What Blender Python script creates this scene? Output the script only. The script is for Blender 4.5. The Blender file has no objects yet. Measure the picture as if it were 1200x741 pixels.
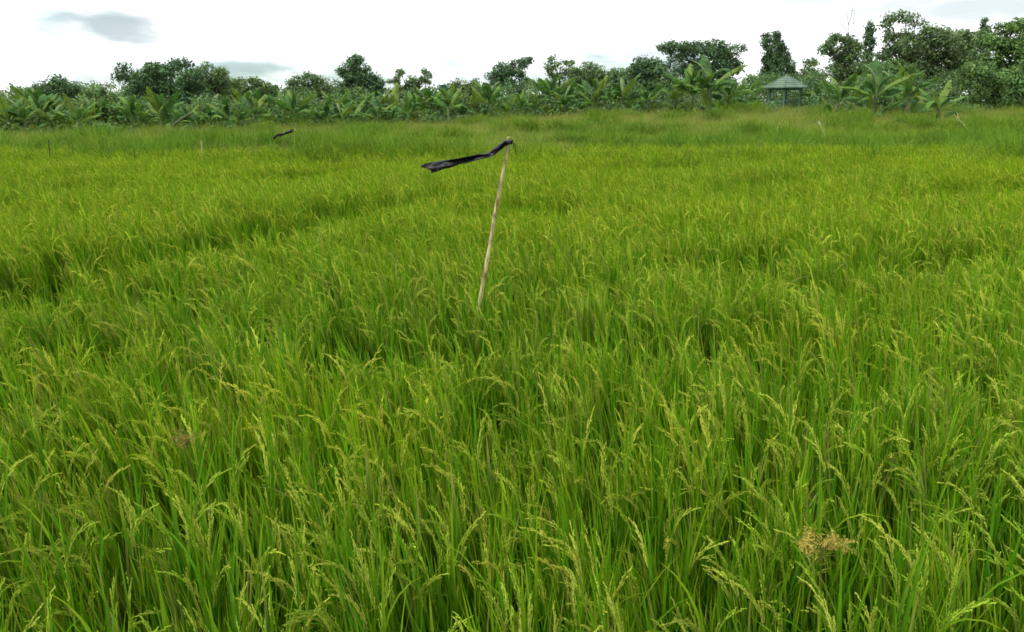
import bpy, math, random
import numpy as np

random.seed(11)
RS = np.random.RandomState(11)
scene = bpy.context.scene
COL = scene.collection

# ------------------------------------------------------------------ camera
EYE = 1.95
HFOV = math.radians(65.0)
F = 600.0 / math.tan(HFOV / 2)          # focal length in photo pixels (1200 wide)
HOR = 122.0                             # photo row of the horizon
PITCH = math.atan((370.5 - HOR) / F)
CP, SP = math.cos(PITCH), math.sin(PITCH)

def ray(px, py):
    a, b = px - 600.0, py - 370.5
    return np.array([a, F * CP - b * SP, -F * SP - b * CP])

def at(px, py, Y):
    d = ray(px, py)
    return np.array([0, 0, EYE]) + d * (Y / d[1])

def on_plane(px, py, z):
    d = ray(px, py)
    return np.array([0, 0, EYE]) + d * ((z - EYE) / d[2])

cam_d = bpy.data.cameras.new("camera")
cam_d.sensor_width = 36
cam_d.lens = 18 / math.tan(HFOV / 2)
cam_d.clip_start = 0.02
cam_d.clip_end = 3000
cam = bpy.data.objects.new("camera", cam_d)
COL.objects.link(cam)
cam.location = (0, 0, EYE)
cam.rotation_euler = (math.pi / 2 - PITCH, 0, 0)
scene.camera = cam

# ------------------------------------------------------------------ terrain
def sstep(a, b, x):
    t = np.clip((np.asarray(x, float) - a) / (b - a), 0, 1)
    return t * t * (3 - 2 * t)

def ground_z(x, y):
    x = np.asarray(x, float); y = np.asarray(y, float)
    bank = sstep(24, 56, y) * (0.20 + 0.95 * sstep(-14, 12, x))
    bund = 0.14 * np.exp(-((y - 19.6 - 0.05 * x) / 0.9) ** 2)
    return bank + bund + 0.03 * np.sin(x * 0.7 + 1.3) * np.sin(y * 0.5)

def vnoise(x, y, seed=0):
    """smooth value noise, -1..1"""
    x = np.asarray(x, float); y = np.asarray(y, float)
    xi = np.floor(x).astype(int); yi = np.floor(y).astype(int)
    fx = x - xi; fy = y - yi
    fx = fx * fx * (3 - 2 * fx); fy = fy * fy * (3 - 2 * fy)
    def h(i, j):
        n = (i * 374761393 + j * 668265263 + seed * 1442695041) & 0x7fffffff
        n = ((n ^ (n >> 13)) * 1274126177) & 0x7fffffff
        return ((n ^ (n >> 16)) % 10007) / 5003.5 - 1
    a = h(xi, yi) * (1 - fx) + h(xi + 1, yi) * fx
    b = h(xi, yi + 1) * (1 - fx) + h(xi + 1, yi + 1) * fx
    return a * (1 - fy) + b * fy

# ------------------------------------------------------------------ mesh helpers
class MB:
    """collects vertices, faces and vertex colours for ONE mesh object"""
    def __init__(self):
        self.v, self.f, self.c = [], [], []
        self.n = 0
        self.mi = []
    def add(self, v, f, c=(1, 1, 1), mi=0):
        v = np.asarray(v, float).reshape(-1, 3)
        c = np.asarray(c, float)
        if c.ndim == 1:
            c = np.tile(c, (len(v), 1))
        f = np.asarray(f, int)
        self.v.append(v); self.c.append(c); self.f.append(f + self.n)
        self.mi.append(np.full(len(f), mi))
        self.n += len(v)
    def mesh(self, name, mats, smooth=False):
        v = np.vstack(self.v); c = np.vstack(self.c)
        me = bpy.data.meshes.new(name)
        loops = np.concatenate([a.ravel() for a in self.f])
        tot = np.concatenate([np.full(len(a), a.shape[1]) for a in self.f])
        start = np.concatenate([[0], np.cumsum(tot)[:-1]])
        me.vertices.add(len(v)); me.vertices.foreach_set("co", v.ravel())
        me.loops.add(len(loops)); me.loops.foreach_set("vertex_index", loops.astype(np.int32))
        me.polygons.add(len(tot))
        me.polygons.foreach_set("loop_start", start.astype(np.int32))
        me.polygons.foreach_set("loop_total", tot.astype(np.int32))
        me.polygons.foreach_set("use_smooth", np.full(len(tot), bool(smooth)))
        if not isinstance(mats, (list, tuple)):
            mats = [mats]
        for m in mats:
            me.materials.append(m)
        me.polygons.foreach_set("material_index", np.concatenate(self.mi).astype(np.int32))
        a = me.attributes.new("col", 'FLOAT_COLOR', 'POINT')
        rgba = np.ones((len(v), 4)); rgba[:, :3] = c
        a.data.foreach_set("color", rgba.ravel())
        me.update(); me.validate()
        return me
    def build(self, name, mats, parent=None, smooth=False, loc=None):
        me = self.mesh(name, mats, smooth)
        o = bpy.data.objects.new(name, me)
        COL.objects.link(o)
        if parent is not None:
            o.parent = parent
        if loc is not None:
            o.location = loc
        return o

def nrm(v):
    v = np.asarray(v, float)
    return v / (np.linalg.norm(v) + 1e-9)

def tube(mb, pts, radii, sides=6, col=(1, 1, 1), caps=True, mi=0):
    pts = np.asarray(pts, float); n = len(pts)
    radii = np.broadcast_to(np.asarray(radii, float), (n,))
    V = []
    ref = np.array([0.3, 0.9, 0.1])
    for i in range(n):
        t = nrm(pts[min(i + 1, n - 1)] - pts[max(i - 1, 0)])
        a = np.cross(t, ref)
        if np.linalg.norm(a) < 1e-3:
            a = np.cross(t, [1, 0, 0])
        a = nrm(a); b = np.cross(t, a)
        for k in range(sides):
            w = 2 * math.pi * k / sides
            V.append(pts[i] + radii[i] * (a * math.cos(w) + b * math.sin(w)))
    Fq = []
    for i in range(n - 1):
        for k in range(sides):
            k2 = (k + 1) % sides
            Fq.append((i * sides + k, i * sides + k2, (i + 1) * sides + k2, (i + 1) * sides + k))
    c = np.asarray(col, float)
    if c.ndim == 2:
        c = np.repeat(c, sides, axis=0)
    off = mb.n
    mb.add(V, Fq, c, mi)
    if caps:
        for i, order in ((0, -1), (n - 1, 1)):
            ctr = pts[i]
            ring = np.array(V[i * sides:(i + 1) * sides])
            cc = c[i * sides] if c.ndim == 2 else c
            mb.add(np.vstack([ring, [ctr]]), [(k, (k + 1) % sides, sides)[::order] for k in range(sides)], cc, mi)

def box(mb, c, s, col=(1, 1, 1), rz=0.0):
    c = np.asarray(c, float); s = np.asarray(s, float) / 2
    v = np.array([(x, y, z) for x in (-1, 1) for y in (-1, 1) for z in (-1, 1)]) * s
    ca, sa = math.cos(rz), math.sin(rz)
    v = np.column_stack([v[:, 0] * ca - v[:, 1] * sa, v[:, 0] * sa + v[:, 1] * ca, v[:, 2]]) + c
    mb.add(v, [(0, 1, 3, 2), (4, 6, 7, 5), (0, 4, 5, 1), (2, 3, 7, 6), (0, 2, 6, 4), (1, 5, 7, 3)], col)

def tag(o, label, cat, group=None):
    o["label"] = label; o["category"] = cat
    if group:
        o["group"] = group
    return o

def empty(name, loc, rz=0.0):
    o = bpy.data.objects.new(name, None)
    COL.objects.link(o)
    o.location = loc; o.rotation_euler = (0, 0, rz)
    o.empty_display_size = 0.2
    return o

# ------------------------------------------------------------------ materials
def new_mat(name):
    m = bpy.data.materials.new(name); m.use_nodes = True
    nt = m.node_tree
    for n in list(nt.nodes):
        nt.nodes.remove(n)
    return m, nt, nt.nodes.new, nt.links.new

def leaf_mat(name, translucent=0.3, rough=0.5, spec=0.3, tint=False, vary=0.15, vscale=3.0, tcol=(1.1, 1.15, 0.6)):
    m, nt, N, L = new_mat(name)
    out = N("ShaderNodeOutputMaterial")
    at_ = N("ShaderNodeAttribute"); at_.attribute_name = "col"
    colour = at_.outputs["Color"]
    if tint:
        ti = N("ShaderNodeAttribute"); ti.attribute_name = "tint"; ti.attribute_type = 'INSTANCER'
        mx = N("ShaderNodeMix"); mx.data_type = 'RGBA'; mx.blend_type = 'MULTIPLY'; mx.inputs[0].default_value = 1
        L(colour, mx.inputs[6]); L(ti.outputs["Color"], mx.inputs[7])
        colour = mx.outputs[2]
    # fine blotches in the leaf colour itself
    tc = N("ShaderNodeTexCoord"); no = N("ShaderNodeTexNoise")
    no.inputs["Scale"].default_value = vscale; no.inputs["Detail"].default_value = 3
    L(tc.outputs["Object"], no.inputs["Vector"])
    mr = N("ShaderNodeMapRange")
    mr.inputs["From Min"].default_value = 0.3; mr.inputs["From Max"].default_value = 0.7
    mr.inputs["To Min"].default_value = 1 - vary; mr.inputs["To Max"].default_value = 1 + vary
    L(no.outputs["Fac"], mr.inputs["Value"])
    mv = N("ShaderNodeVectorMath"); mv.operation = 'SCALE'
    L(colour, mv.inputs[0]); L(mr.outputs[0], mv.inputs["Scale"])
    p = N("ShaderNodeBsdfPrincipled")
    p.inputs["Roughness"].default_value = rough
    p.inputs["Specular IOR Level"].default_value = spec
    L(mv.outputs[0], p.inputs["Base Color"])
    if translucent > 0:
        tm = N("ShaderNodeVectorMath"); tm.operation = 'MULTIPLY'
        tm.inputs[1].default_value = tcol
        L(mv.outputs[0], tm.inputs[0])
        t = N("ShaderNodeBsdfTranslucent"); L(tm.outputs[0], t.inputs["Color"])
        ms = N("ShaderNodeMixShader"); ms.inputs[0].default_value = translucent
        L(p.outputs[0], ms.inputs[1]); L(t.outputs[0], ms.inputs[2])
        L(ms.outputs[0], out.inputs["Surface"])
    else:
        L(p.outputs[0], out.inputs["Surface"])
    return m

M_rice = leaf_mat("rice_leaf", 0.40, 0.55, 0.09, tint=True, vary=0.18, vscale=9)
M_grain = leaf_mat("rice_grain", 0.25, 0.75, 0.05, tint=True, vary=0.15, vscale=40)
M_grass = leaf_mat("grass_blade", 0.35, 0.65, 0.1, tint=True, vary=0.2, vscale=5)
M_foliage = leaf_mat("tree_foliage", 0.25, 0.55, 0.25, vary=0.22, vscale=1.3)
M_banana = leaf_mat("banana_leaf", 0.32, 0.6, 0.10, vary=0.18, vscale=4)
M_bark = leaf_mat("bark", 0.0, 0.85, 0.15, vary=0.3, vscale=6)
M_dry = leaf_mat("dry_plant", 0.25, 0.7, 0.1, vary=0.25, vscale=30)

def paint_mat(name, col, rough=0.6, vary=0.12, scale=4.0, spec=0.3):
    m, nt, N, L = new_mat(name)
    out = N("ShaderNodeOutputMaterial"); p = N("ShaderNodeBsdfPrincipled")
    tc = N("ShaderNodeTexCoord"); no = N("ShaderNodeTexNoise")
    no.inputs["Scale"].default_value = scale; no.inputs["Detail"].default_value = 6
    L(tc.outputs["Object"], no.inputs["Vector"])
    r = N("ShaderNodeValToRGB")
    r.color_ramp.elements[0].position = 0.3; r.color_ramp.elements[1].position = 0.7
    r.color_ramp.elements[0].color = (*[c * (1 - vary) for c in col], 1)
    r.color_ramp.elements[1].color = (*[min(1, c * (1 + vary)) for c in col], 1)
    L(no.outputs["Fac"], r.inputs["Fac"]); L(r.outputs[0], p.inputs["Base Color"])
    p.inputs["Roughness"].default_value = rough
    p.inputs["Specular IOR Level"].default_value = spec
    L(p.outputs[0], out.inputs["Surface"])
    return m

M_roof = paint_mat("green_roof_paint", (0.105, 0.15, 0.105), 0.75, 0.35, 2.5, 0.15)
M_post = paint_mat("teal_post_paint", (0.075, 0.175, 0.115), 0.5, 0.12, 6)
M_shed = paint_mat("green_shed_paint", (0.025, 0.12, 0.08), 0.5, 0.12, 3)
M_plastic = paint_mat("black_plastic", (0.024, 0.024, 0.026), 0.6, 0.75, 24, 0.25)

def bamboo_mat():
    m, nt, N, L = new_mat("dry_bamboo")
    out = N("ShaderNodeOutputMaterial"); p = N("ShaderNodeBsdfPrincipled")
    at_ = N("ShaderNodeAttribute"); at_.attribute_name = "col"
    tc = N("ShaderNodeTexCoord"); mp = N("ShaderNodeMapping"); mp.inputs["Scale"].default_value = (60, 60, 9)
    no = N("ShaderNodeTexNoise"); no.inputs["Scale"].default_value = 1.0; no.inputs["Detail"].default_value = 5
    L(tc.outputs["Object"], mp.inputs[0]); L(mp.outputs[0], no.inputs["Vector"])
    r = N("ShaderNodeValToRGB")
    r.color_ramp.elements[0].position = 0.36; r.color_ramp.elements[1].position = 0.56
    r.color_ramp.elements[0].color = (0.35, 0.25, 0.16, 1); r.color_ramp.elements[1].color = (1, 1, 1, 1)
    L(no.outputs["Fac"], r.inputs["Fac"])
    mx = N("ShaderNodeMix"); mx.data_type = 'RGBA'; mx.blend_type = 'MULTIPLY'; mx.inputs[0].default_value = 1
    L(at_.outputs["Color"], mx.inputs[6]); L(r.outputs[0], mx.inputs[7])
    L(mx.outputs[2], p.inputs["Base Color"])
    p.inputs["Roughness"].default_value = 0.6
    L(p.outputs[0], out.inputs["Surface"])
    return m
M_bamboo = bamboo_mat()

def soil_mat():
    m, nt, N, L = new_mat("muddy_soil")
    out = N("ShaderNodeOutputMaterial"); p = N("ShaderNodeBsdfPrincipled")
    tc = N("ShaderNodeTexCoord"); no = N("ShaderNodeTexNoise")
    no.inputs["Scale"].default_value = 7; no.inputs["Detail"].default_value = 8
    L(tc.outputs["Object"], no.inputs["Vector"])
    r = N("ShaderNodeValToRGB")
    r.color_ramp.elements[0].position = 0.35; r.color_ramp.elements[1].position = 0.65
    r.color_ramp.elements[0].color = (0.035, 0.028, 0.014, 1); r.color_ramp.elements[1].color = (0.10, 0.085, 0.035, 1)
    e = r.color_ramp.elements.new(0.5); e.color = (0.05, 0.06, 0.015, 1)
    L(no.outputs["Fac"], r.inputs["Fac"])
    # away from the paddy the ground carries a short green sward
    geo = N("ShaderNodeNewGeometry"); sep = N("ShaderNodeSeparateXYZ"); L(geo.outputs["Position"], sep.inputs[0])
    mr = N("ShaderNodeMapRange"); mr.inputs["From Min"].default_value = 17; mr.inputs["From Max"].default_value = 22
    L(sep.outputs["Y"], mr.inputs["Value"])
    mx = N("ShaderNodeMix"); mx.data_type = 'RGBA'
    L(mr.outputs[0], mx.inputs[0]); L(r.outputs[0], mx.inputs[6]); mx.inputs[7].default_value = (0.055, 0.085, 0.018, 1)
    L(mx.outputs[2], p.inputs["Base Color"])
    p.inputs["Roughness"].default_value = 0.9
    b = N("ShaderNodeBump"); b.inputs["Strength"].default_value = 0.6; b.inputs["Distance"].default_value = 0.04
    L(no.outputs["Fac"], b.inputs["Height"]); L(b.outputs[0], p.inputs["Normal"])
    L(p.outputs[0], out.inputs["Surface"])
    return m

# ------------------------------------------------------------------ ground sheet
def make_ground():
    xs = np.concatenate([[-1500, -700, -300, -150], np.arange(-90, 90.1, 1.2), [150, 300, 700, 1500]])
    ys = np.concatenate([[-800, -200, -60, -20], np.arange(-8, 90, 0.6), [100, 150, 300, 700, 2000]])
    X, Y = np.meshgrid(xs, ys)
    Z = ground_z(X, Y)
    nx, ny = len(xs), len(ys)
    idx = np.arange(nx * ny).reshape(ny, nx)
    f = np.column_stack([idx[:-1, :-1].ravel(), idx[:-1, 1:].ravel(), idx[1:, 1:].ravel(), idx[1:, :-1].ravel()])
    mb = MB(); mb.add(np.column_stack([X.ravel(), Y.ravel(), Z.ravel()]), f)
    o = mb.build("ground", soil_mat(), smooth=True)
    o["kind"] = "structure"
make_ground()

# ------------------------------------------------------------------ rice plants
def arc(p0, d0, length, n, bend, droop_dir, start=0.0):
    """polyline from p0 along d0 that bends over towards droop_dir by `bend` radians along its length"""
    d0 = nrm(d0); pts = [np.array(p0, float)]
    dd = np.array([droop_dir[0], droop_dir[1], 0.0]); dd = nrm(dd)
    ang0 = math.atan2(math.hypot(d0[0], d0[1]), d0[2])
    h = nrm(np.array([d0[0], d0[1], 0]) + dd * 0.3)
    s = length / n
    for i in range(n):
        t = (i + 0.5) / n
        w = max(0, (t - start) / (1 - start))
        a = ang0 + bend * w ** 1.6
        hh = nrm(h * (1 - t * 0.6) + dd * (t * 0.6 + 0.15))
        pts.append(pts[-1] + s * np.array([hh[0] * math.sin(a), hh[1] * math.sin(a), math.cos(a)]))
    return np.array(pts)

def blade(mb, pts, width, cb, ct, twist=0.0, fold=0.35, prof=None, mi=0):
    n = len(pts); V = []; C = []
    az = None
    for i in range(n):
        t = nrm(pts[min(i + 1, n - 1)] - pts[max(i - 1, 0)])
        h = np.array([pts[-1][0] - pts[0][0], pts[-1][1] - pts[0][1], 0])
        h = nrm(h) if np.linalg.norm(h) > 1e-4 else np.array([1.0, 0, 0])
        side = np.cross(h, [0, 0, 1])
        u = i / (n - 1)
        tw = twist * u
        nn = nrm(np.cross(side, t))
        sd = side * math.cos(tw) + nn * math.sin(tw)
        nv = np.cross(sd, t)
        w = width * (prof(u) if prof else (min(1, 0.55 + 2.2 * u) * (1 - u ** 2.6)))
        w = max(w, width * 0.04)
        V += [pts[i] - sd * w / 2 + nv * w * fold * 0.5, pts[i], pts[i] + sd * w / 2 + nv * w * fold * 0.5]
        c = np.asarray(cb) * (1 - u) + np.asarray(ct) * u
        C += [c, c * 1.06, c]
    Fq = []
    for i in range(n - 1):
        for k in range(2):
            Fq.append((i * 3 + k, i * 3 + k + 1, i * 3 + k + 4, i * 3 + k + 3))
    mb.add(V, Fq, np.array(C), mi)

GRAIN_V = np.array([[0, 0, 0], [0.19, 0.0, 0.4], [-0.095, 0.165, 0.4], [-0.095, -0.165, 0.4], [0, 0, 1]])
GRAIN_F = np.array([(0, 2, 1), (0, 3, 2), (0, 1, 3), (4, 1, 2), (4, 2, 3), (4, 3, 1)])
def grain(mb, p, d, L, col, mi=1):
    d = nrm(d); a = nrm(np.cross(d, [0.31, 0.2, 0.93])); b = np.cross(d, a)
    v = GRAIN_V * L
    mb.add(p + v[:, :1] * a + v[:, 1:2] * b + v[:, 2:] * d, GRAIN_F, col, mi)

LEAF = [np.array(c) for c in ((0.046, 0.170, 0.007), (0.062, 0.195, 0.007), (0.095, 0.225, 0.008), (0.036, 0.150, 0.010))]
LEAF_TIP = [np.array(c) for c in ((0.110, 0.245, 0.008), (0.170, 0.280, 0.009), (0.250, 0.310, 0.014))]
STRAW = np.array((0.34, 0.27, 0.09))

def tiller(mb, rs, base, H, panicle, droop, lean):
    """one rice tiller: culm, four leaves and, mostly, an arching panicle"""
    d0 = np.array([lean[0] + rs.normal(0, .06), lean[1] + rs.normal(0, .06), 1.0])
    culm = arc(base, d0, H, 6, rs.uniform(0.02, 0.12), droop)
    g = LEAF[rs.randint(len(LEAF))] * rs.uniform(0.82, 1.2)
    tube(mb, culm, np.linspace(0.0034, 0.0016, 7), 3, g * 0.95, caps=False)
    nl = 5 if panicle else 6
    for k in range(nl):
        u = (0.28 + 0.68 * k / (nl - 1)) if panicle else (0.2 + 0.72 * k / (nl - 1))
        i = min(5, int(u * 6)); fr = u * 6 - i
        p = culm[i] * (1 - fr) + culm[i + 1] * fr
        a = rs.uniform(0, 2 * math.pi)
        flag = k == nl - 1
        Ln = rs.uniform(0.24, 0.38) if flag else rs.uniform(0.30, 0.50)
        sp = rs.uniform(0.04, 0.17) if not flag else rs.uniform(0.03, 0.22)
        h = np.array([math.cos(a), math.sin(a)])
        dl = nrm(np.array([h[0] * sp + lean[0], h[1] * sp + lean[1], 1]))
        bend = abs(rs.normal(0.12, 0.16)) if rs.rand() > 0.09 else rs.uniform(0.7, 1.8)
        dd = (h * 0.55 + np.array(droop) * 0.6)
        pts = arc(p, dl, Ln, 6, bend, dd, 0.1)
        ct = LEAF_TIP[rs.randint(3)] * rs.uniform(0.85, 1.15)
        cb = g * rs.uniform(0.85, 1.15)
        r = rs.rand()
        if k == 0 and r < 0.25:
            cb, ct = STRAW * 0.6, STRAW * rs.uniform(0.6, 1.0)
        elif r < 0.10:
            ct = STRAW * 0.9
        blade(mb, pts, rs.uniform(0.0075, 0.0125), cb, ct, rs.normal(0, 0.7), 0.5)
    if panicle:
        top = culm[-1]; d = nrm(culm[-1] - culm[-2])
        ripe = rs.uniform(0, 1)
        Lp = rs.uniform(0.16, 0.22)
        pc = (np.array((0.30, 0.42, 0.030)) * (1 - ripe) + np.array((0.55, 0.53, 0.085)) * ripe) * rs.uniform(0.85, 1.15)
        rach = arc(top, d, Lp, 11, rs.uniform(0.2, 1.55), np.array(droop) + rs.normal(0, .35, 2), 0.0)
        tube(mb, rach, np.linspace(0.0015, 0.0007, 12), 3, pc * 0.85, caps=False)
        for i in range(2, 12):
            t = nrm(rach[i] - rach[i - 1])
            nb = 2 if i < 10 else 1
            for b in range(nb):
                a = rs.uniform(0, 2 * math.pi)
                o = nrm(np.cross(t, [math.cos(a), math.sin(a), 0.4]))
                bd = nrm(t * 1.0 + o * rs.uniform(0.02, 0.18) + np.array([0, 0, -0.05 - 0.12 * ripe]))
                bl = rs.uniform(0.036, 0.058) * (1.1 - 0.05 * i)
                ng = max(3, int(bl / 0.0068))
                q = rach[i] + o * 0.002
                for j in range(ng):
                    bd = nrm(bd + np.array([0, 0, -0.04]))
                    q = q + bd * 0.0066
                    gd = nrm(bd + rs.normal(0, 0.16, 3))
                    grain(mb, q, gd, rs.uniform(0.0098, 0.0124), pc * rs.uniform(0.8, 1.2))

def rice_hill(seed):
    rs = np.random.RandomState(seed)
    mb = MB()
    n = rs.randint(15, 20)
    for i in range(n):
        a = rs.uniform(0, 2 * math.pi); r = 0.10 * math.sqrt(rs.rand())
        b = np.array([r * math.cos(a), r * math.sin(a), -0.03])
        da = math.pi + rs.normal(0, 1.0)
        dr = np.array([math.cos(da), math.sin(da)])
        pan = rs.rand() < 0.38
        H = rs.uniform(0.60, 0.78) if pan else rs.uniform(0.46, 0.64)
        tiller(mb, rs, b, H, pan, dr, (b[0] * 0.5, b[1] * 0.5))
    return mb.mesh("rice_hill", [M_rice, M_grain])

def proto_collection(name, meshes):
    c = bpy.data.collections.new(name)
    for i, me in enumerate(meshes):
        c.objects.link(bpy.data.objects.new("%s_%02d" % (name, i), me))
    return c

def scatter(name, P, rot, scl, vid, tint, coll):
    """ONE 'stuff' object: geometry nodes put clumps on its points"""
    me = bpy.data.meshes.new(name)
    me.vertices.add(len(P)); me.vertices.foreach_set("co", np.asarray(P, float).ravel())
    a = me.attributes.new("rot", 'FLOAT_VECTOR', 'POINT'); a.data.foreach_set("vector", np.asarray(rot, float).ravel())
    a = me.attributes.new("scl", 'FLOAT_VECTOR', 'POINT'); a.data.foreach_set("vector", np.asarray(scl, float).ravel())
    a = me.attributes.new("vid", 'INT', 'POINT'); a.data.foreach_set("value", np.asarray(vid, np.int32))
    a = me.attributes.new("tint", 'FLOAT_COLOR', 'POINT')
    rgba = np.ones((len(P), 4)); rgba[:, :3] = tint
    a.data.foreach_set("color", rgba.ravel())
    o = bpy.data.objects.new(name, me); COL.objects.link(o)
    ng = bpy.data.node_groups.new(name + "_scatter", 'GeometryNodeTree')
    ng.interface.new_socket("Geometry", in_out='INPUT', socket_type='NodeSocketGeometry')
    ng.interface.new_socket("Geometry", in_out='OUTPUT', socket_type='NodeSocketGeometry')
    N, L = ng.nodes.new, ng.links.new
    gi, go = N("NodeGroupInput"), N("NodeGroupOutput")
    ci = N("GeometryNodeCollectionInfo")
    ci.inputs["Collection"].default_value = coll
    ci.inputs["Separate Children"].default_value = True
    ci.inputs["Reset Children"].default_value = True
    ip = N("GeometryNodeInstanceOnPoints"); ip.inputs["Pick Instance"].default_value = True
    def named(nm, dt):
        n = N("GeometryNodeInputNamedAttribute"); n.data_type = dt; n.inputs["Name"].default_value = nm
        return [s for s in n.outputs if s.enabled and s.name == "Attribute"][0]
    L(gi.outputs[0], ip.inputs["Points"]); L(ci.outputs[0], ip.inputs["Instance"])
    L(named("vid", 'INT'), ip.inputs["Instance Index"])
    L(named("rot", 'FLOAT_VECTOR'), ip.inputs["Rotation"])
    L(named("scl", 'FLOAT_VECTOR'), ip.inputs["Scale"])
    L(ip.outputs[0], go.inputs[0])
    md = o.modifiers.new("scatter", 'NODES'); md.node_group = ng
    o["kind"] = "stuff"
    return o

def seg_dist(x, y, a, b):
    ax, ay = a[0], a[1]; bx, by = b[0] - ax, b[1] - ay
    t = np.clip(((x - ax) * bx + (y - ay) * by) / (bx * bx + by * by + 1e-9), 0, 1)
    return np.hypot(x - ax - t * bx, y - ay - t * by)

def rice_edge(x):
    return 19.2 + 0.09 * x + 0.6 * np.sin(x * 0.5) + 0.8 * vnoise(x * 0.9, x * 0 + 3.3, 5)

# low, thin strips of the stand that the photo shows as darker furrows: (px,py) -> (px,py), width m, depth
CAN = 0.76
DIPS = [((-60, 345), (93, 305), 0.46, 0.62), ((93, 305), (300, 266), 0.50, 0.70), ((300, 266), (440, 236), 0.50, 0.60),
        ((440, 236), (560, 222), 0.35, 0.25), ((100, 345), (250, 330), 0.25, 0.35),
        ((430, 398), (560, 390), 0.24, 0.38), ((560, 390), (700, 402), 0.20, 0.32), ((770, 410), (920, 394), 0.24, 0.40),
        ((640, 332), (720, 322), 0.26, 0.35), ((810, 302), (910, 294), 0.36, 0.45), ((870, 214), (945, 205), 0.6, 0.45),
        ((60, 216), (120, 216), 0.6, 0.4), ((160, 216), (225, 216), 0.6, 0.4), ((560, 242), (650, 236), 0.45, 0.3),
        ((70, 400), (210, 382), 0.24, 0.4), ((1020, 302), (1140, 288), 0.32, 0.35), ((120, 588), (165, 580), 0.12, 0.4),
        ((610, 472), (665, 468), 0.12, 0.22), ((980, 442), (1090, 430), 0.18, 0.35), ((330, 704), (390, 690), 0.12, 0.4),
        ((300, 205), (420, 198), 0.7, 0.3), ((700, 196), (800, 192), 0.8, 0.3), ((1060, 228), (1200, 214), 0.6, 0.3)]
DIPW = [(on_plane(*a, CAN), on_plane(*b, CAN), w, d) for a, b, w, d in DIPS]

def make_rice():
    NV = 20
    coll = proto_collection("rice_hill", [rice_hill(100 + i) for i in range(NV)])
    sp = 0.162
    gx = np.arange(-26, 26, sp); gy = np.arange(-12, 36, sp)
    X, Y = np.meshgrid(gx, gy); X = X.ravel(); Y = Y.ravel()
    a = 0.32
    X, Y = X * math.cos(a) - (Y - 7) * math.sin(a), X * math.sin(a) + (Y - 7) * math.cos(a) + 7
    X = X + RS.normal(0, 0.05, X.size); Y = Y + RS.normal(0, 0.05, Y.size)
    keep = (np.abs(X) < 0.66 * np.maximum(Y, 0) + 2.6) & (Y > -1.3) & (Y < rice_edge(X) + RS.normal(0.4, 2.2, X.size)) & (np.hypot(X, Y) > 0.34)
    X, Y = X[keep], Y[keep]
    dip = np.zeros_like(X)
    for p, q, w, d in DIPW:
        dd = seg_dist(X + 0.12 * vnoise(X * 4, Y * 4, 8), Y + 0.12 * vnoise(X * 4, Y * 4, 9), p, q)
        dip = np.maximum(dip, d * np.exp(-(dd / w) ** 4))
    n1 = vnoise(X * 0.9, Y * 0.9, 1); n2 = vnoise(X * 2.7, Y * 2.7, 2)
    dip = np.maximum(dip, 0.22 * sstep(0.66, 0.95, n2))
    hs = 0.93 * (1.0 + 0.05 * n1 + 0.05 * n2 + RS.normal(0, 0.035, X.size)) * (1 - dip)
    keep = RS.rand(X.size) > dip * 0.9
    X, Y, hs, n1, n2, dip = [v[keep] for v in (X, Y, hs, n1, n2, dip)]
    n = X.size
    P = np.column_stack([X, Y, ground_z(X, Y)])
    wind = 0.075 + 0.05 * vnoise(X * 0.5, Y * 0.5, 4) + 0.07 * sstep(1, -3, X)
    rot = np.column_stack([RS.normal(0, 0.06, n), -wind + RS.normal(0, 0.055, n), RS.normal(0, 0.85, n)])
    wsc = RS.uniform(0.78, 0.98, n)
    scl = np.column_stack([wsc, wsc, hs])
    # the stand is riper (yellower) away from the camera, greener in patches
    ripe = 0.15 + 0.85 * sstep(3.8, 9.5, Y) + 0.30 * vnoise(X * 0.6, Y * 0.45, 12) + 0.35 * vnoise(X * 0.22, Y * 0.3, 14) + RS.normal(0, 0.10, n) - 0.9 * dip
    for bx, by, br in ((340, 462, 0.30), (440, 445, 0.28), (215, 505, 0.22), (480, 500, 0.22), (60, 440, 0.3), (640, 600, 0.2), (830, 520, 0.22), (120, 420, 0.3), (990, 380, 0.35)):
        c = on_plane(bx, by, 0.8)
        ripe = ripe + 0.85 * np.exp(-((X - c[0]) ** 2 + (Y - c[1]) ** 2) / br ** 2)
    ripe = np.clip(ripe, -0.2, 1.3)[:, None]
    tint = np.array([[0.86, 0.98, 0.90]]) * (1 - ripe) + np.array([[1.05, 1.09, 0.85]]) * ripe
    tint = tint * RS.uniform(0.88, 1.12, (n, 1))
    o = scatter("rice_field", P, rot, scl, RS.randint(0, NV, n), tint, coll)
    tag(o, "green rice stand with arching yellowish seed heads filling the field", "rice")
    print("rice hills", n)
make_rice()

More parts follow.
